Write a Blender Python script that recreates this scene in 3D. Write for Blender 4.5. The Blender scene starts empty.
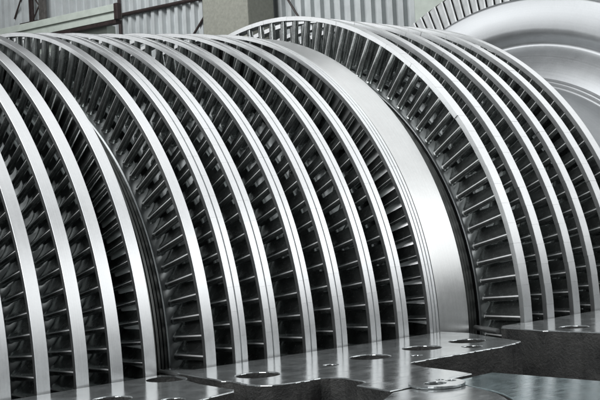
import bpy, bmesh, math, random
import numpy as np
from mathutils import Matrix, Vector

random.seed(4)
scene = bpy.context.scene
COL = scene.collection

# ------------------------------------------------------------------ camera
cam_d = bpy.data.cameras.new('camera')
cam = bpy.data.objects.new('camera', cam_d)
COL.objects.link(cam)
YAW, PITCH, ROLL = 0.75894, -0.013235, -0.051604
fw = Vector((math.sin(YAW) * math.cos(PITCH), math.cos(YAW) * math.cos(PITCH), -math.sin(PITCH)))
rt = Vector((math.cos(YAW), -math.sin(YAW), 0))
up = rt.cross(fw)
cr, sr = math.cos(ROLL), math.sin(ROLL)
rt, up = cr * rt + sr * up, -sr * rt + cr * up
m = Matrix((rt, up, -fw)).transposed().to_4x4()
m.translation = (0, -3.24282, 0.36859)
cam.matrix_world = m
cam_d.sensor_width = 36
cam_d.lens = 1144.7 / 600 * 36
cam_d.clip_start = 0.05
cam_d.clip_end = 200
scene.camera = cam

# ------------------------------------------------------------------ world, lamps, exposure
world = bpy.data.worlds.new('World')
scene.world = world
world.use_nodes = True
bg = world.node_tree.nodes['Background']
bg.inputs['Color'].default_value = (0.80, 0.92, 1.0, 1)
bg.inputs['Strength'].default_value = 0.03

def area(name, loc, target, sx, sy, power, col=(1, 1, 1)):
    l = bpy.data.lights.new(name, 'AREA')
    l.shape = 'RECTANGLE'
    l.size, l.size_y, l.energy, l.color = sx, sy, power, col
    o = bpy.data.objects.new(name, l)
    COL.objects.link(o)
    o.location = loc
    o.rotation_euler = (Vector(target) - Vector(loc)).to_track_quat('-Z', 'Y').to_euler()
    return o

area('hall_window_lamp', (9.5, -9.5, 4.4), (2.6, -0.6, 0.4), 8.0, 4.5, 300, (0.98, 0.99, 1.0))
area('overhead_light', (8.0, -1.5, 7.5), (2.6, -0.2, 0.3), 10.0, 10.0, 420, (0.98, 0.99, 1.0))
area('rear_fill', (-3.5, 7.5, 5.5), (2.8, 0, 0.7), 5.0, 4.0, 330, (0.98, 0.99, 1.0))  # unseen fill, added to brighten the disc faces and the far wheel
area('side_fill', (-5.0, -4.0, 3.0), (2.2, -0.5, 0.4), 3.0, 2.5, 190, (0.98, 0.99, 1.0))  # unseen fill, added to pick out the blade noses
area('overhead_light', (-4.0, 0.3, 6.8), (2.0, -0.3, 0.5), 5.0, 5.0, 480, (0.98, 0.99, 1.0))  # unseen overhead fill, added to whiten the faces behind the blades
area('wall_fill', (6.0, 9.0, 8.5), (11.8, 11.8, 3.8), 4.0, 3.0, 700, (0.98, 0.99, 1.0))  # unseen fill, added to brighten the sheet wall

scene.view_settings.view_transform = 'Standard'
scene.view_settings.look = 'None'
scene.view_settings.exposure = 0.12
scene.view_settings.gamma = 1.0

# ------------------------------------------------------------------ materials
def new_mat(name):
    mt = bpy.data.materials.new(name)
    mt.use_nodes = True
    nt = mt.node_tree
    return mt, nt, nt.nodes['Principled BSDF']

def N(nt, kind, **kw):
    n = nt.nodes.new(kind)
    for k, v in kw.items():
        if k in n.inputs:
            n.inputs[k].default_value = v
        else:
            setattr(n, k, v)
    return n

def ramp(nt, src, p0, c0, p1, c1):
    r = nt.nodes.new('ShaderNodeValToRGB')
    r.color_ramp.elements[0].position = p0
    r.color_ramp.elements[1].position = p1
    r.color_ramp.elements[0].color = c0 if len(c0) == 4 else (*c0, 1)
    r.color_ramp.elements[1].color = c1 if len(c1) == 4 else (*c1, 1)
    nt.links.new(src, r.inputs['Fac'])
    return r

def maprange(nt, src, a, b):
    r = nt.nodes.new('ShaderNodeMapRange')
    r.inputs['To Min'].default_value = a
    r.inputs['To Max'].default_value = b
    nt.links.new(src, r.inputs['Value'])
    return r.outputs['Result']

def turned_steel(name, base, rough, streak=160.0, var=0.12, bump=0.15, metallic=1.0):
    """lathe-turned metal: fine lines that run round the X axis, plus soft stains"""
    mt, nt, b = new_mat(name)
    tc = nt.nodes.new('ShaderNodeTexCoord')
    sep = nt.nodes.new('ShaderNodeSeparateXYZ')
    nt.links.new(tc.outputs['Object'], sep.inputs[0])
    # radius
    sq = nt.nodes.new('ShaderNodeVectorMath'); sq.operation = 'LENGTH'
    cmb = nt.nodes.new('ShaderNodeCombineXYZ')
    nt.links.new(sep.outputs['Y'], cmb.inputs['Y']); nt.links.new(sep.outputs['Z'], cmb.inputs['Z'])
    nt.links.new(cmb.outputs[0], sq.inputs[0])
    c2 = nt.nodes.new('ShaderNodeCombineXYZ')
    nt.links.new(sep.outputs['X'], c2.inputs['X']); nt.links.new(sq.outputs['Value'], c2.inputs['Y'])
    fine = N(nt, 'ShaderNodeTexNoise', Scale=streak * 4, Detail=3.0)
    nt.links.new(c2.outputs[0], fine.inputs['Vector'])
    soft = N(nt, 'ShaderNodeTexNoise', Scale=14.0, Detail=6.0, Roughness=0.65)
    nt.links.new(tc.outputs['Object'], soft.inputs['Vector'])
    speck = N(nt, 'ShaderNodeTexNoise', Scale=160.0, Detail=4.0, Roughness=0.7)
    nt.links.new(tc.outputs['Object'], speck.inputs['Vector'])
    mix = N(nt, 'ShaderNodeMix', data_type='FLOAT'); mix.inputs[0].default_value = 0.5
    nt.links.new(fine.outputs['Fac'], mix.inputs[2]); nt.links.new(soft.outputs['Fac'], mix.inputs[3])
    mix2 = N(nt, 'ShaderNodeMix', data_type='FLOAT'); mix2.inputs[0].default_value = 0.3
    nt.links.new(mix.outputs[0], mix2.inputs[2]); nt.links.new(speck.outputs['Fac'], mix2.inputs[3])
    lo = tuple(c * (1 - var) for c in base); hi = tuple(min(1, c * (1 + var)) for c in base)
    r = ramp(nt, mix2.outputs[0], 0.35, lo, 0.65, hi)
    nt.links.new(r.outputs['Color'], b.inputs['Base Color'])
    nt.links.new(maprange(nt, mix2.outputs[0], rough * 0.65, rough * 1.35), b.inputs['Roughness'])
    b.inputs['Metallic'].default_value = metallic
    bp = N(nt, 'ShaderNodeBump', Strength=bump, Distance=0.0006)
    nt.links.new(mix2.outputs[0], bp.inputs['Height'])
    nt.links.new(bp.outputs[0], b.inputs['Normal'])
    return mt

def plain_steel(name, base, rough, scale=40.0, var=0.2, bump=0.1, metallic=1.0, dist=0.001):
    mt, nt, b = new_mat(name)
    tc = nt.nodes.new('ShaderNodeTexCoord')
    n1 = N(nt, 'ShaderNodeTexNoise', Scale=scale, Detail=6.0, Roughness=0.65)
    nt.links.new(tc.outputs['Object'], n1.inputs['Vector'])
    lo = tuple(c * (1 - var) for c in base); hi = tuple(min(1, c * (1 + var)) for c in base)
    r = ramp(nt, n1.outputs['Fac'], 0.3, lo, 0.7, hi)
    nt.links.new(r.outputs['Color'], b.inputs['Base Color'])
    nt.links.new(maprange(nt, n1.outputs['Fac'], rough * 0.6, rough * 1.4), b.inputs['Roughness'])
    b.inputs['Metallic'].default_value = metallic
    bp = N(nt, 'ShaderNodeBump', Strength=bump, Distance=dist)
    nt.links.new(n1.outputs['Fac'], bp.inputs['Height'])
    nt.links.new(bp.outputs[0], b.inputs['Normal'])
    return mt

M_BAND = turned_steel('shroud_steel', (0.70, 0.715, 0.72), 0.40)
M_BLADE = plain_steel('blade_steel', (0.37, 0.39, 0.385), 0.25, 60, 0.2, 0.0, metallic=0.92)
M_EDGE_GLINT = plain_steel('blade_edge_glint', (0.90, 0.91, 0.91), 0.5, 60, 0.08, 0.0, metallic=0.2)  # lit line along the blade noses, put into the colour
M_PADDLE = plain_steel('wheel_blade_steel', (0.84, 0.86, 0.86), 0.5, 30, 0.1, 0.0, metallic=0.4)
M_ROOT = turned_steel('root_steel', (0.40, 0.42, 0.42), 0.34)
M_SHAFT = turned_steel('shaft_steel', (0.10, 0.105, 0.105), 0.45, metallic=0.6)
M_DRUM = turned_steel('drum_steel', (0.56, 0.57, 0.565), 0.33, streak=90)
M_FACE = turned_steel('disc_face_steel', (0.86, 0.87, 0.87), 0.36, var=0.06, metallic=1.0)
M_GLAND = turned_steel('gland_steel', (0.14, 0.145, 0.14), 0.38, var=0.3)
M_WHEEL = turned_steel('wheel_steel', (0.45, 0.465, 0.475), 0.44, streak=60, metallic=0.95)

def ground_plate(name, base):
    mt, nt, b = new_mat(name)
    tc = nt.nodes.new('ShaderNodeTexCoord')
    n1 = N(nt, 'ShaderNodeTexNoise', Scale=16.0, Detail=10.0, Roughness=0.78)
    nt.links.new(tc.outputs['Object'], n1.inputs['Vector'])
    mp = nt.nodes.new('ShaderNodeMapping'); mp.inputs['Scale'].default_value = (18, 260, 1)
    mp.inputs['Rotation'].default_value = (0, 0, 0.5)
    nt.links.new(tc.outputs['Object'], mp.inputs['Vector'])
    n2 = N(nt, 'ShaderNodeTexNoise', Scale=1.0, Detail=4.0)
    nt.links.new(mp.outputs[0], n2.inputs['Vector'])
    mix = N(nt, 'ShaderNodeMix', data_type='FLOAT'); mix.inputs[0].default_value = 0.4
    nt.links.new(n1.outputs['Fac'], mix.inputs[2]); nt.links.new(n2.outputs['Fac'], mix.inputs[3])
    r = ramp(nt, mix.outputs[0], 0.34, tuple(c * 0.55 for c in base), 0.66, tuple(c * 1.25 for c in base))
    nt.links.new(r.outputs['Color'], b.inputs['Base Color'])
    nt.links.new(maprange(nt, ramp(nt, mix.outputs[0], 0.36, (0, 0, 0), 0.64, (1, 1, 1)).outputs['Color'], 0.04, 0.26), b.inputs['Roughness'])
    b.inputs['Metallic'].default_value = 0.72
    bp = N(nt, 'ShaderNodeBump', Strength=0.3, Distance=0.0010)
    nt.links.new(mix.outputs[0], bp.inputs['Height'])
    nt.links.new(bp.outputs[0], b.inputs['Normal'])
    return mt

M_PLATE = ground_plate('ground_steel', (0.50, 0.53, 0.535))
M_PLATE_BLUE = ground_plate('ground_steel_blue', (0.36, 0.46, 0.48))

def cast_iron():
    mt, nt, b = new_mat('cast_iron')
    tc = nt.nodes.new('ShaderNodeTexCoord')
    n1 = N(nt, 'ShaderNodeTexNoise', Scale=11.0, Detail=10.0, Roughness=0.75, Distortion=0.15)
    n2 = N(nt, 'ShaderNodeTexNoise', Scale=130.0, Detail=4.0, Roughness=0.6)
    for n in (n1, n2):
        nt.links.new(tc.outputs['Object'], n.inputs['Vector'])
    r = ramp(nt, n1.outputs['Fac'], 0.35, (0.014, 0.015, 0.015), 0.68, (0.065, 0.065, 0.062))
    nt.links.new(r.outputs['Color'], b.inputs['Base Color'])
    b.inputs['Roughness'].default_value = 0.55
    b.inputs['Metallic'].default_value = 0.0
    mix = N(nt, 'ShaderNodeMix', data_type='FLOAT'); mix.inputs[0].default_value = 0.35
    nt.links.new(n1.outputs['Fac'], mix.inputs[2]); nt.links.new(n2.outputs['Fac'], mix.inputs[3])
    bp = N(nt, 'ShaderNodeBump', Strength=0.9, Distance=0.013)
    nt.links.new(mix.outputs[0], bp.inputs['Height'])
    nt.links.new(bp.outputs[0], b.inputs['Normal'])
    return mt
M_CAST = cast_iron()

def painted(name, base, rough=0.6, scale=12, var=0.15, bump=0.1):
    return plain_steel(name, base, rough, scale, var, bump, metallic=0.0, dist=0.004)
M_SHEET = painted('sheet_paint', (0.47, 0.50, 0.505), 0.42, 3, 0.12)
M_CONC = painted('pillar_concrete', (0.245, 0.25, 0.215), 0.85, 22, 0.18, 0.5)
M_PALE = painted('pale_green_paint', (0.47, 0.52, 0.47), 0.55, 6, 0.10)
M_RUST = painted('red_oxide_paint', (0.028, 0.019, 0.018), 0.6, 14, 0.4)
M_POST = painted('dark_post_paint', (0.085, 0.08, 0.075), 0.6, 14, 0.35)
M_FLOOR = painted('floor_concrete', (0.10, 0.10, 0.098), 0.8, 3, 0.3, 0.3)

# ------------------------------------------------------------------ helpers
def mesh_obj(name, verts, faces, mat, parent=None, smooth=True, sharp=35.0):
    me = bpy.data.meshes.new(name)
    me.from_pydata([tuple(v) for v in verts], [], [tuple(f) for f in faces])
    me.validate()
    mats = mat if isinstance(mat, (list, tuple)) else [mat]
    for k in mats:
        me.materials.append(k)
    bm = bmesh.new(); bm.from_mesh(me)
    bmesh.ops.recalc_face_normals(bm, faces=bm.faces)
    bm.to_mesh(me); bm.free()
    if smooth:
        me.polygons.foreach_set('use_smooth', [True] * len(me.polygons))
        me.set_sharp_from_angle(angle=math.radians(sharp))
    o = bpy.data.objects.new(name, me)
    COL.objects.link(o)
    if parent is not None:
        o.parent = parent
    return o

def tag(o, label=None, cat=None, group=None, kind=None):
    for k, v in (('label', label), ('category', cat), ('group', group), ('kind', kind)):
        if v:
            o[k] = v
    return o

def empty(name, loc=(0, 0, 0)):
    o = bpy.data.objects.new(name, None)
    o.empty_display_size = 0.1
    o.location = loc
    COL.objects.link(o)
    return o

def lathe(prof, seg=240, closed=True):
    """prof: list of (x, r); revolve about X"""
    n = len(prof)
    th = np.arange(seg) * 2 * math.pi / seg
    V = []
    for t in th:
        c, s = math.cos(t), math.sin(t)
        V += [(x, -r * c, r * s) for x, r in prof]
    F = []
    for i in range(seg):
        j = (i + 1) % seg
        for k in range(n if closed else n - 1):
            l = (k + 1) % n
            F.append((i * n + k, i * n + l, j * n + l, j * n + k))
    return V, F

# ------------------------------------------------------------------ the setting
floor = mesh_obj('floor', [(-40, -40, -1.6), (50, -40, -1.6), (50, 50, -1.6), (-40, 50, -1.6)], [(0, 1, 2, 3)], M_FLOOR, smooth=False)
tag(floor, 'dark concrete floor of the turbine hall', 'floor', kind='structure')

WA = math.radians(9)
WP = Vector((12.1, 11.37, 0)); WW = Vector((-math.sin(WA), math.cos(WA), 0)); WN = Vector((-math.cos(WA), -math.sin(WA), 0))
def wp(s, d, z):
    p = WP + WW * s + WN * d
    return (p.x, p.y, z)

def wall_box(name, s0, s1, d0, d1, z0, z1, mat, parent=None, bevel=0.006):
    vs = [wp(s, d, z) for s in (s0, s1) for d in (d0, d1) for z in (z0, z1)]
    fs = [(0, 1, 3, 2), (4, 6, 7, 5), (0, 4, 5, 1), (2, 3, 7, 6), (0, 2, 6, 4), (1, 5, 7, 3)]
    o = mesh_obj(name, vs, fs, mat, parent, smooth=False)
    if bevel:
        bm = bmesh.new(); bm.from_mesh(o.data)
        bmesh.ops.bevel(bm, geom=list(bm.edges), offset=bevel, segments=2, affect='EDGES', profile=0.5)
        bm.to_mesh(o.data); bm.free()
    return o

def bar(p0, p1, r, seg=10):
    """verts, faces of a round bar"""
    p0, p1 = Vector(p0), Vector(p1)
    ax = (p1 - p0).normalized()
    a = ax.orthogonal().normalized(); b = ax.cross(a)
    V, F = [], []
    for p in (p0, p1):
        for i in range(seg):
            t = 2 * math.pi * i / seg
            V.append(p + (a * math.cos(t) + b * math.sin(t)) * r)
    for i in range(seg):
        j = (i + 1) % seg
        F.append((i, j, seg + j, seg + i))
    F.append(tuple(range(seg))); F.append(tuple(range(seg, 2 * seg)))
    return V, F

def merge(parts):
    V, F = [], []
    for v, f in parts:
        o = len(V)
        V += list(v); F += [tuple(i + o for i in q) for q in f]
    return V, F

# corrugated sheet wall, two lifts of sheeting (the upper one laps over the lower)
def sheeting(name, z0, z1, d, pitch, phase, rib, parent, mat):
    prof = []
    s = -10 + phase
    while s < 10:
        a = rib * random.uniform(0.94, 1.06)
        prof += [(s, 0.0), (s + pitch * 0.36, 0.0), (s + pitch * 0.42, a), (s + pitch * 0.80, a), (s + pitch * 0.86, 0.0)]
        s += pitch
    V, F = [], []
    for k, (s, e) in enumerate(prof):
        V += [wp(s, d + e, z0), wp(s, d + e, z1), wp(s, d + e - 0.012, z0), wp(s, d + e - 0.012, z1)]
    for k in range(len(prof) - 1):
        o = 4 * k
        F += [(o, o + 4, o + 5, o + 1), (o + 2, o + 3, o + 7, o + 6), (o + 1, o + 5, o + 7, o + 3), (o, o + 2, o + 6, o + 4)]
    return mesh_obj(name, V, F, mat, parent, smooth=False)
wall = empty('corrugated_wall', wp(0, 0, -1.6))
wall_inv = Matrix.Translation(wall.location).inverted()
tag(wall, 'pale grey corrugated metal sheet wall behind the turbine rotor', 'wall')
for args in (('upper_sheeting', 4.05, 8.0, 0.0, 0.195, 0.0, 0.08, None, M_SHEET), ('lower_sheeting', -1.6, 4.05, 0.0, 0.186, 0.04, 0.085, None, M_SHEET)):
    o = sheeting(*args); o.parent = wall; o.matrix_parent_inverse = wall_inv

# ------------------------------------------------------------------ rotor
rotor = empty('turbine_rotor', (0, 0, 0))
tag(rotor, 'polished steel turbine rotor with closely spaced rows of shrouded blades resting in its open casing', 'turbine rotor')

# name, x of the band's left edge, outer radius, root radius, band width, shroud thickness, blade count, phase, chord, style
STAGES = [
    ('A', 1.116, 0.974, 0.858, 0.034, 0.011, 124, 0.030, 0.040, 'plain'),
    ('A', 1.218, 0.974, 0.858, 0.034, 0.011, 124, 0.034, 0.040, 'plain'),
    ('A', 1.316, 0.9742, 0.858, 0.034, 0.011, 124, 0.0377, 0.040, 'plain'),
    ('A', 1.4184, 0.9742, 0.856, 0.034, 0.011, 124, 0.0366, 0.040, 'plain'),
    ('A', 1.5139, 0.9738, 0.852, 0.034, 0.011, 122, 0.0295, 0.040, 'plain'),
    ('A', 1.6125, 0.9726, 0.848, 0.033, 0.011, 120, 0.0345, 0.032, 'plain'),
    ('B', 1.7938, 0.9804, 0.847, 0.032, 0.012, 115, 0.026, 0.042, 'plain'),
    ('B', 1.8846, 0.9864, 0.850, 0.042, 0.012, 98, 0.0363, 0.046, 'double'),
    ('B', 1.9881, 0.9926, 0.853, 0.045, 0.012, 103, 0.0363, 0.046, 'double'),
    ('B', 2.1211, 1.0000, 0.857, 0.041, 0.012, 101, 0.0375, 0.046, 'double'),
    ('B', 2.2304, 1.0087, 0.862, 0.043, 0.012, 99, 0.0432, 0.046, 'double'),
    ('B', 2.3612, 1.0173, 0.867, 0.042, 0.012, 99, 0.0408, 0.046, 'double'),
    ('B', 2.4698, 1.0243, 0.871, 0.044, 0.012, 98, 0.0404, 0.046, 'double'),
    ('B', 2.6017, 1.0301, 0.873, 0.042, 0.012, 101, 0.0431, 0.041, 'triple'),
    ('C', 2.9448, 1.1233, 0.966, 0.042, 0.016, 106, 0.0135, 0.048, 'shingle'),
    ('C', 3.0664, 1.1245, 0.966, 0.039, 0.016, 109, 0.0107, 0.046, 'shingle'),
    ('C', 3.2153, 1.1258, 0.966, 0.038, 0.016, 108, 0.0055, 0.046, 'shingle'),
    ('C', 3.3373, 1.1270, 0.966, 0.038, 0.016, 106, 0.0148, 0.046, 'shingle'),
    ('C', 3.4864, 1.1283, 0.966, 0.040, 0.016, 106, 0.012, 0.046, 'shingle'),
    ('C', 3.610, 1.1300, 0.966, 0.044, 0.016, 106, 0.02, 0.046, 'plain'),
]

def blade_mesh(r0, r1, chord, thick, lean, a_in=32, a_turn=44, nose_r=0.0052, taper=0.0):
    """a cambered aerofoil blade pointing along -Y (angle 0), built root to tip, with a flared root fillet"""
    nk = 9
    def section(r, sc, grow, tw):
        mid, hw = [], []
        for i in range(nk):
            f = i / (nk - 1)
            ang = math.radians(a_in + tw) + math.radians(a_turn) * f
            mid.append((f, ang))
            hw.append(thick * sc * (0.62 * math.sqrt(max(f, 0.0)) * 1.3 * (1 - f) ** 0.75) + (nose_r * sc) * (1 - f) ** 1.3 + 0.0007 + grow)
        pts = [(0.0, 0.0)]
        for i in range(1, nk):
            a = (mid[i][1] + mid[i - 1][1]) / 2
            ds = chord * 1.52 * (1 - taper * max(0.0, r - r0) / (r1 - r0)) / (nk - 1)
            pts.append((pts[-1][0] + math.cos(a) * ds, pts[-1][1] + math.sin(a) * ds))
        up_, dn = [], []
        for i in range(nk):
            a = mid[i][1]
            nx, nt_ = -math.sin(a), math.cos(a)
            up_.append((pts[i][0] + nx * hw[i], pts[i][1] + nt_ * hw[i]))
            dn.append((pts[i][0] - nx * hw[i], pts[i][1] - nt_ * hw[i]))
        a0 = mid[0][1]
        nose = []
        for q in (60, 20, -20, -60):
            a = a0 + math.pi - math.radians(90 - q - 90) if False else a0 + math.pi + math.radians(-q)
            nose.append((pts[0][0] + math.cos(a) * hw[0] * 0.95, pts[0][1] + math.sin(a) * hw[0] * 0.95))
        loop = nose + dn + up_[::-1]
        return [(x - 0.006, -r, t - 0.004 + lean * (r - r0)) for x, t in loop]
    L = r1 - r0
    secs = [section(r0 - 0.004, 1.0, 0.0036, 0), section(r0 + 0.0008, 1.0, 0.0022, 0), section(r0 + 0.0025, 1.0, 0.0010, 0), section(r0 + 0.006, 1.0, 0.0002, 0),
            section(r0 + L * 0.35, 0.97, 0, 2), section(r0 + L * 0.7, 0.93, 0, 4), section(r1 - 0.004, 0.9, 0.0, 6), section(r1 + 0.003, 0.9, 0.0, 6)]
    V = [p for s in secs for p in s]
    n = len(secs[0]); F = []
    for i in range(len(secs) - 1):
        for k in range(n):
            l = (k + 1) % n
            F.append((i * n + k, i * n + l, (i + 1) * n + l, (i + 1) * n + k))
    F.append(tuple(range(n))); F.append(tuple(range((len(secs) - 1) * n, len(secs) * n)))
    return V, F

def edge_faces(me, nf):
    """painted highlight of each blade: paler colour on the upper facet of its nose"""
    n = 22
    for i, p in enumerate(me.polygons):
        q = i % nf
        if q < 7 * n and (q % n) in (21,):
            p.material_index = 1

def band_profile(x, R, w, t, style):
    e = 0.0005
    top = [(x, R - e), (x + e, R)]
    if style == 'double':
        c = x + w * 0.50
        top += [(c - 0.0022, R), (c - 0.0016, R - 0.004), (c + 0.0016, R - 0.004), (c + 0.0022, R)]
    if style == 'triple':
        for f in (0.36, 0.70):
            c = x + w * f
            top += [(c - 0.002, R), (c - 0.0014, R - 0.004), (c + 0.0014, R - 0.004), (c + 0.002, R)]
    top += [(x + w - e, R), (x + w, R - e)]
    return top + [(x + w, R - t), (x, R - t)]

def band(x, R, w, t, style, n, phase):
    if style == 'plain':
        gap, jit, rj = 0.0, 0.0, 0.0
    elif style == 'shingle':
        gap, jit, rj = 0.00018, 0.0006, 0.0003
    else:
        gap, jit, rj = 0.00012, 0.0001, 0.0001
    V, F = [], []
    sub = 4 if style == 'plain' else 6
    grp = 0.0
    run = random.randint(4, 8)
    for k in range(n):
        t0 = phase + (k - 0.5) * 2 * math.pi / n + gap / R
        t1 = phase + (k + 0.5) * 2 * math.pi / n - gap / R
        run -= 1
        if run <= 0:
            run = random.randint(4, 8)
            grp = random.choice((0.0, 0.0012, 0.003)) if style == 'shingle' else 0.0
        dx = random.uniform(-jit, jit) 
        dr = random.uniform(-rj, rj)
        prof = band_profile(x + dx - grp, R + dr, w + grp, t, style)
        m_ = len(prof); o = len(V)
        for i in range(sub + 1):
            a = t0 + (t1 - t0) * i / sub
            c, s = math.cos(a), math.sin(a)
            V += [(px, -r * c, r * s) for px, r in prof]
        for i in range(sub):
            for q in range(m_):
                l = (q + 1) % m_
                F.append((o + i * m_ + q, o + i * m_ + l, o + (i + 1) * m_ + l, o + (i + 1) * m_ + q))
        if gap: F.append(tuple(o + q for q in range(m_))); F.append(tuple(o + sub * m_ + q for q in range(m_)))
    return V, F

# the hundred blades that show largest: (stage number, blade number)
BIG = {2: [0, 1, 2, 3, 4, 5, 123], 3: [0, 1, 2, 3, 4, 5, 6, 123], 4: [0, 1, 2, 3, 4, 5], 6: list(range(21)), 7: [0, 1, 2, 3],
       8: [0, 1, 2, 3, 4], 9: [0, 1, 2, 3, 4, 5, 6, 7, 100], 10: [0, 1, 2, 3, 4], 11: [0, 1, 2, 3, 4, 5, 6, 98], 12: [0, 1, 2, 3],
       14: list(range(19)), 16: [0, 1, 2, 3]}
BIG = {(a, k) for a, l in BIG.items() for k in l}
rest_V, rest_F = [], []
TH0, TH1 = -0.20, math.pi + 0.30
stage_no = 0
for (row, x, R, r0, w, t, n, ph, chord, style) in STAGES:
    pw = chord + 0.022
    disc_prof = [(x - 0.016, 0.55), (x - 0.016, r0 - 0.006), (x - 0.012, r0 - 0.001), (x - 0.010, r0), (x - 0.016 + pw - 0.006, r0), (x - 0.016 + pw - 0.004, r0 - 0.001), (x - 0.016 + pw, r0 - 0.006), (x - 0.016 + pw, 0.55)]
    V, F = lathe(disc_prof, 2 * n)
    disc = mesh_obj('bladed_disc', V, F, M_ROOT, rotor)
    V, F = band(x, R, w, t, style, n, ph)
    sb = mesh_obj('shroud_band', V, F, M_BAND, disc)
    if style == 'plain':
        bm = bmesh.new(); bm.from_mesh(sb.data)
        bmesh.ops.remove_doubles(bm, verts=bm.verts, dist=2e-5)
        bm.to_mesh(sb.data); bm.free()
        sb.data.set_sharp_from_angle(angle=math.radians(35))
    thick = 0.010 if row == 'A' else 0.013
    if row == 'C': thick = 0.014
    nose_r = {'A': 0.0066, 'B': 0.0080, 'C': 0.0088}[row]
    if stage_no in (5, 13): nose_r = 0.0045
    V, F = blade_mesh(r0, R - t, chord, thick, 0.0, nose_r=nose_r, taper={'A': 0.24, 'B': 0.16, 'C': 0.26}[row] + (0.12 if style == 'plain' and row == 'B' else 0), **(dict(a_in=28, a_turn=44) if stage_no in (5, 13) else {}))
    me0 = None
    Va = np.array(V)
    for k in range(n):
        th = ph + 2 * math.pi * k / n
        if th > math.pi + 1: th -= 2 * math.pi
        if not (TH0 < th < TH1):
            continue
        big = BIG is None or (stage_no, k) in BIG
        if big:
            if me0 is None:
                b = mesh_obj('blade', Va + np.array([x + 0.008 + nose_r, 0, 0]), F, [M_BLADE, M_EDGE_GLINT], disc, sharp=60)
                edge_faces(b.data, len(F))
                me0 = b.data
            else:
                b = bpy.data.objects.new('blade', me0); COL.objects.link(b); b.parent = disc
            b.rotation_euler = (-th, 0, 0)
            b['group'] = 'moving blades of the rotor'
            if BIG is None: b['sid'] = f'{stage_no},{k}'
        else:
            c, s = math.cos(-th), math.sin(-th)
            o = len(rest_V)
            P = Va + np.array([x + 0.008 + nose_r, 0, 0])
            P = np.stack([P[:, 0], P[:, 1] * c - P[:, 2] * s, P[:, 1] * s + P[:, 2] * c], 1)
            rest_V += P.tolist()
            rest_F += [tuple(i + o for i in f) for f in F]
    stage_no += 1

# shaft body that carries the discs
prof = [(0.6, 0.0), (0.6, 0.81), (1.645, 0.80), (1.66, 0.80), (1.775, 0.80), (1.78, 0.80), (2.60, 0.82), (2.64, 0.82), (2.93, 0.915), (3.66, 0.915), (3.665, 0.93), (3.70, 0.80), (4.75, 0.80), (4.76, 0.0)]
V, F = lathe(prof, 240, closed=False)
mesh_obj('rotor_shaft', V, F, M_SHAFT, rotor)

def grooves(x0, r0, x1, r1, n, depth, duty=0.5):
    """stepped labyrinth profile from (x0, r0) to (x1, r1)"""
    out = []
    for i in range(n):
        fa, fb, fc = i / n, (i + duty) / n, (i + 1) / n
        X = lambda f: x0 + (x1 - x0) * f
        r = r0 + (r1 - r0) * (i / max(1, n - 1))
        out += [(X(fa), r), (X(fb), r), (X(fb) + 0.001, r - depth), (X(fc) - 0.001, r - depth)]
    return out

def serrated(x, r0, r1, n, xb):
    """disc face with concentric ridges added, sloped outwards to reflect lamp light"""
    out = [(xb, 0.62), (x, 0.62)]
    dr = (r1 - r0) / n
    for i in range(n):
        out += [(x - dr * 0.72, r0 + dr * (i + 0.06)), (x, r0 + dr * (i + 1))]
    return out + [(xb, r1)]

# gland ring between the first and the second group of rows, with a bright front face
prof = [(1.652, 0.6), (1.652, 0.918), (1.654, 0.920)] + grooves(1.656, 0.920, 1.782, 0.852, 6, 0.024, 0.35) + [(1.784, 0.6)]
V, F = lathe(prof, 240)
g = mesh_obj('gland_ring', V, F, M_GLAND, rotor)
prof = serrated(1.6515, 0.845, 0.956, 32, 1.654)
V, F = lathe(prof, 240)
mesh_obj('gland_face', V, F, M_FACE, g, smooth=False)

# balance drum
prof = [(2.648, 0.6), (2.648, 1.022), (2.652, 1.026), (2.700, 1.027), (2.788, 1.027), (2.792, 1.023), (2.792, 0.6)]
V, F = lathe(prof, 300)
d = mesh_obj('balance_drum', V, F, M_DRUM, rotor)
prof = serrated(2.6475, 0.87, 1.018, 40, 2.65)
V, F = lathe(prof, 240)
mesh_obj('drum_face', V, F, M_FACE, d, smooth=False)
prof = [(2.794, 0.6), (2.794, 1.005)] + grooves(2.796, 1.004, 2.926, 0.962, 5, 0.022, 0.42) + [(2.928, 0.6)]
V, F = lathe(prof, 240)
mesh_obj('gland_ring', V, F, M_GLAND, rotor)
prof = [(3.672, 0.62), (3.672, 1.10), (3.70, 1.10), (3.70, 0.62)]
V, F = lathe(prof, 240)
mesh_obj('end_face', V, F, M_FACE, rotor)

# large last-stage wheel at the far end
prof = [(4.82, 0.6), (4.82, 1.352), (4.565, 1.352), (4.552, 1.345), (4.548, 1.335), (4.532, 1.20), (4.536, 1.175), (4.546, 1.155), (4.558, 1.140), (4.565, 1.125), (4.560, 1.113), (4.548, 1.098), (4.530, 1.072), (4.510, 1.043), (4.492, 1.013), (4.477, 0.985), (4.468, 0.966), (4.466, 0.962), (4.460, 0.961), (4.455, 0.950), (4.453, 0.946), (4.447, 0.945), (4.441, 0.932), (4.439, 0.928), (4.433, 0.927), (4.32, 0.90), (4.2, 0.85), (4.0, 0.83), (4.0, 0.6)]
V, F = lathe(prof, 360)
wheel = mesh_obj('last_stage_wheel', V, F, M_WHEEL, rotor, sharp=75)
prof = [(4.665, 0.9), (4.665, 1.502), (4.63, 1.505), (4.63, 1.515), (4.72, 1.515), (4.72, 0.9)]
V, F = lathe(prof, 240)
mesh_obj('backing_disc', V, F, M_CAST, wheel)
V, F = blade_mesh(1.352, 1.487, 0.032, 0.004, 0.0, a_in=62, a_turn=14, nose_r=0.003)
Va = np.array(V) + np.array([4.585, 0, 0])
me0 = None
k_first = None
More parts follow.
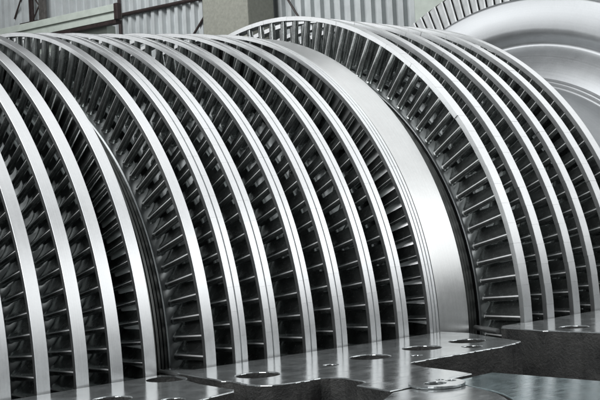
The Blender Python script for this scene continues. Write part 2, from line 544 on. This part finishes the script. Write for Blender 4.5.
for k in range(180):
    th = 2 * math.pi * k / 180
    if not (0.9 < th < 2.4): continue
    c, s = math.cos(-th), math.sin(-th)
    if BIG is None:
        if me0 is None:
            b = mesh_obj('blade', Va, F, M_PADDLE, wheel, sharp=60); me0 = b.data
        else:
            b = bpy.data.objects.new('blade', me0); COL.objects.link(b); b.parent = wheel
        b.rotation_euler = (-th, 0, 0); b['sid'] = f'{stage_no},{k}'
    else:
        o = len(rest_V)
        P = np.stack([Va[:, 0], Va[:, 1] * c - Va[:, 2] * s, Va[:, 1] * s + Va[:, 2] * c], 1)
        if k_first is None: k_first = len(rest_F)
        rest_V += P.tolist(); rest_F += [tuple(i + o for i in f) for f in F]
if rest_V:
    o = mesh_obj('blade_rows', rest_V, rest_F, [M_BLADE, M_EDGE_GLINT, M_PADDLE], rotor, sharp=60)
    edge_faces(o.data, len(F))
    for p in o.data.polygons[k_first:]:
        p.material_index = 2
    tag(o, kind='stuff')

# ------------------------------------------------------------------ casing halves
def plate(name, outline, holes, z, depth, mat_top, mat_side, rough_edges=(), bevel=0.0025):
    """flat machined flange: filled outline with through holes, cast sides"""
    cu = bpy.data.curves.new(name, 'CURVE')
    cu.dimensions = '2D'; cu.fill_mode = 'BOTH'
    cu.extrude = depth / 2 - bevel
    cu.bevel_depth = bevel; cu.bevel_resolution = 2
    cu.offset = -bevel
    def spl(pts):
        s = cu.splines.new('POLY'); s.points.add(len(pts) - 1); s.use_cyclic_u = True
        for p, q in zip(s.points, pts): p.co = (q[0], q[1], 0, 1)
    spl(outline)
    for (hx, hy, hr) in holes:
        spl([(hx + hr * math.cos(-2 * math.pi * i / 40), hy + hr * math.sin(-2 * math.pi * i / 40)) for i in range(40)])
    tmp = bpy.data.objects.new('tmp', cu); COL.objects.link(tmp)
    dg = bpy.context.evaluated_depsgraph_get()
    me = bpy.data.meshes.new_from_object(tmp.evaluated_get(dg))
    bpy.data.objects.remove(tmp); bpy.data.curves.remove(cu)
    me.name = name
    me.materials.clear()
    me.materials.append(mat_top); me.materials.append(mat_side)
    bm = bmesh.new(); bm.from_mesh(me)
    bmesh.ops.remove_doubles(bm, verts=bm.verts, dist=1e-6)
    bmesh.ops.recalc_face_normals(bm, faces=bm.faces)
    for f in bm.faces:
        c = f.calc_center_median()
        f.material_index = 0 if (c.z > depth / 2 - bevel - 1e-5) else 1
    bm.to_mesh(me); bm.free()
    me.polygons.foreach_set('use_smooth', [False] * len(me.polygons))
    o = bpy.data.objects.new(name, me); COL.objects.link(o)
    o.location = (0, 0, z - depth / 2)
    return o

def ragged(pts, amp, step=0.012):
    """subdivide a polyline and jitter it, as a rough cast edge"""
    out = []
    for (a, b) in zip(pts[:-1], pts[1:]):
        L = math.hypot(b[0] - a[0], b[1] - a[1]); k = max(1, int(L / step))
        for i in range(k):
            f = i / k
            j = amp if i else amp * 0.4
            out.append((a[0] + (b[0] - a[0]) * f + random.uniform(-j, j), a[1] + (b[1] - a[1]) * f + random.uniform(-j, j)))
    out.append(pts[-1])
    return out

G = 0.009
A_in = [(0.60, -0.974 - G), (1.652, -0.974 - G)]
A_out = A_in + [(1.652, -1.034), (1.601, -1.196), (1.585, -1.335), (1.570, -1.352)] + ragged([(1.52, -1.362), (1.40, -1.385), (1.2, -1.40), (0.6, -1.42)], 0.003)
tagA = plate('casing_flange', A_out, [(1.609, -1.047 - 0.012, 0.050), (1.367, -1.190, 0.042), (1.430, -1.320, 0.026), (1.15, -1.2, 0.042)], 0.0, 0.36, M_PLATE, M_CAST)
tag(tagA, 'left ground steel casing flange with bolt holes under the smallest rotor rows', 'casing', 'casing flanges around the rotor')

B_in = [(1.718, -0.985)] 
for (row, x, R, *_r) in STAGES:
    if row == 'B':
        B_in += [(x - 0.012, -R - G), (min(x + _r[1] + 0.012, 2.642), -R - G)]
B_out = [(1.718, -0.905), (1.74, -0.905), (1.75, -0.986)] + B_in[1:] + [(2.646, -1.139), (2.601, -1.240), (2.551, -1.371), (2.541, -1.396)]
B_out += ragged([(2.529, -1.407), (2.433, -1.425), (2.298, -1.416), (2.191, -1.409), (2.100, -1.404)], 0.0025)
B_out += [(2.078, -1.410), (2.063, -1.426), (2.050, -1.455), (2.037, -1.489), (2.020, -1.594), (2.004, -1.652), (1.772, -1.652)]
B_out += [(1.735, -1.652), (1.758, -1.535), (1.795, -1.525), (1.806, -1.507)]
B_out += ragged([(1.822, -1.435), (1.812, -1.401), (1.796, -1.385), (1.763, -1.386), (1.710, -1.377), (1.671, -1.362), (1.647, -1.332), (1.651, -1.294), (1.667, -1.230), (1.662, -1.214)], 0.003)
B_out += [(1.656, -1.205), (1.664, -1.179), (1.690, -1.004)]
hB = [(1.761, -1.212, 0.052), (1.963, -1.252, 0.018), (2.116, -1.239, 0.052), (2.313, -1.244, 0.052), (2.484, -1.260, 0.050), (2.189, -1.333, 0.013), (2.391, -1.350, 0.026)]
tagB = plate('casing_flange', B_out, hB, 0.0, 0.36, M_PLATE, M_CAST)
tag(tagB, 'middle ground steel casing flange with rough cast edges and a row of large bolt holes', 'casing', 'casing flanges around the rotor')

C_out = [(2.834, -1.117), (2.93, -1.117)]
for (row, x, R, *_r) in STAGES:
    if row == 'C':
        C_out += [(x - 0.012, -R - G), (x + _r[1] + 0.012, -R - G)]
C_out += [(4.3, -1.2), (4.3, -2.3), (2.80, -2.3)] + ragged([(2.785, -2.3), (2.783, -1.491), (2.775, -1.325)], 0.0015) + [(2.768, -1.312), (2.797, -1.143), (2.822, -1.130)]
tagC = plate('casing_flange', C_out, [(2.878, -1.345, 0.042), (3.15, -1.34, 0.042)], 0.0, 0.36, M_PLATE, M_CAST)
tag(tagC, 'right ground steel casing flange with a tall dark cast front under the widest rotor rows', 'casing', 'casing flanges around the rotor')

ZD = -0.006
D_out = [(2.07, -1.657), (2.07, -3.2), (1.50, -3.2), (1.50, -2.23), (1.76, -1.957), (1.812, -1.897), (1.846, -1.850), (1.868, -1.806), (1.880, -1.771), (1.888, -1.746), (1.905, -1.70), (1.908, -1.657)]
E_out = [(1.653, -1.705), (1.735, -1.658), (1.896, -1.658), (1.893, -1.70), (1.874, -1.745), (1.866, -1.769), (1.853, -1.803), (1.832, -1.846), (1.800, -1.890), (1.748, -1.950), (1.49, -2.22), (1.2, -2.2)]
tagE = plate('casing_cover', E_out, [(1.838, -1.686, 0.022)], -0.003, 0.33, M_PLATE, M_CAST)
tag(tagE, 'ground steel cover plate with curved edge under the round locking plate', 'cover')
tagD = plate('casing_flange', D_out, [], ZD, 0.36, M_PLATE_BLUE, M_CAST)
tag(tagD, 'bluish smooth lower casing flange in the bottom right foreground', 'casing', 'casing flanges around the rotor')

for par, p0, p1, r in ((tagB, (1.712, -0.895, -0.006), (1.690, -1.000, -0.006), 0.006), (tagC, (2.829, -1.020, -0.008), (2.790, -1.135, -0.011), 0.008)):
    o = mesh_obj('gland_strip', *bar(p0, p1, r, 14), M_BAND, par)
    o.matrix_parent_inverse = Matrix.Translation(par.location).inverted()

# round locking plate with a half-moon slot, on the joint of the two front flanges
def ring_plate():
    pts = [(1.850 + 0.060 * math.cos(a), -1.680 + 0.060 * math.sin(a)) for a in [2 * math.pi * i / 64 for i in range(64)]]
    return plate('locking_plate', pts, [(1.838, -1.686, 0.023), (1.880, -1.664, 0.008), (1.884, -1.690, 0.011)], 0.0036, 0.0056, M_PLATE, M_PLATE, bevel=0.0012)
lp = ring_plate()
tag(lp, 'round steel locking plate with a hole, set on the joint of the front casing flanges', 'plate')

# ------------------------------------------------------------------ hall furniture behind
pil = wall_box('concrete_pillar', -1.49, -0.57, 0.26, 0.90, -1.6, 8.0, M_CONC, bevel=0.015)
tag(pil, 'grey-olive concrete pillar in front of the corrugated wall', 'pillar')
pil2 = wall_box('steel_pillar', -5.6, -4.18, 0.15, 0.50, -1.6, 8.0, M_PALE, bevel=0.015)
tag(pil2, 'pale green painted pillar behind the large blade wheel', 'pillar')

beam = wall_box('crane_beam', 1.17, 8.5, 0.95, 1.10, 3.745, 3.99, M_PALE)
tag(beam, 'long pale green box beam crossing the wall at upper left', 'beam')
def child_box(name, par, *a, **k):
    o = wall_box(name, *a, **k); o.parent = par; return o
child_box('top_flange', beam, 1.17, 8.5, 1.102, 1.135, 3.875, 3.993, M_PALE)
child_box('end_plate', beam, 1.08, 1.165, 1.04, 1.14, 3.735, 4.0, M_RUST)
child_box('under_beam_shade', beam, 1.18, 8.5, 0.97, 1.09, 3.68, 3.742, M_RUST)  # dark bar standing in for the shaded gap below the beam
box2 = wall_box('cable_duct', 1.60, 8.0, 0.70, 0.90, 3.45, 3.73, M_PALE)
tag(box2, 'pale duct running just below the long crane beam', 'duct')

pv = []
purlin = mesh_obj('wall_rail', *merge([bar(wp(2.25, 0.12, 4.045), wp(-0.57, 0.12, 4.045), 0.034)]), M_RUST)
tag(purlin, 'dark red horizontal steel rail across the corrugated wall', 'rail')
post = mesh_obj('wall_post', *bar(wp(2.06, 0.14, 3.0), wp(2.06, 0.14, 8.0), 0.03), M_RUST)
tag(post, 'thin dark red vertical post beside the end of the pale beam', 'post')
br = mesh_obj('brace_rod', *bar(wp(0.47, 0.12, 3.35), wp(-0.45, 0.12, 4.28), 0.020), M_RUST)
tag(br, 'short dark diagonal brace rod meeting the concrete pillar on its left', 'brace')
br = mesh_obj('brace_rod', *bar(wp(-1.50, 0.12, 4.0), wp(-2.2, 0.12, 2.9), 0.016), M_RUST)
tag(br, 'thin diagonal brace rod on the wall right of the concrete pillar', 'brace')
br = mesh_obj('brace_rod', *bar(wp(4.95, 0.12, 4.4), wp(4.45, 0.12, 5.2), 0.016), M_RUST)
tag(br, 'thin diagonal brace rod on the wall at the far upper left', 'brace')

lat = empty('lattice_post', wp(4.0, 0.3, 4.16))
linv = Matrix.Translation(lat.location).inverted()
tag(lat, 'dark laced steel post standing on the pale beam at upper left', 'post')
def lpart(o):
    o.parent = lat; o.matrix_parent_inverse = linv
lpart(wall_box('upright', 4.17, 4.255, 0.28, 0.34, 4.21, 8.0, M_RUST))
lpart(wall_box('upright', 3.82, 3.98, 0.28, 0.34, 4.21, 8.0, M_POST))
lpart(wall_box('base_plate', 3.92, 4.44, 0.20, 0.42, 4.15, 4.208, M_RUST))
z = 4.24; k = 0
while z < 7.6:
    a, b_ = ((4.19, 4.0) if k % 2 == 0 else (4.0, 4.19))
    lpart(mesh_obj('lacing_bar', *bar(wp(a, 0.31, z), wp(b_, 0.31, z + 0.24), 0.014), M_RUST))
    z += 0.26; k += 1
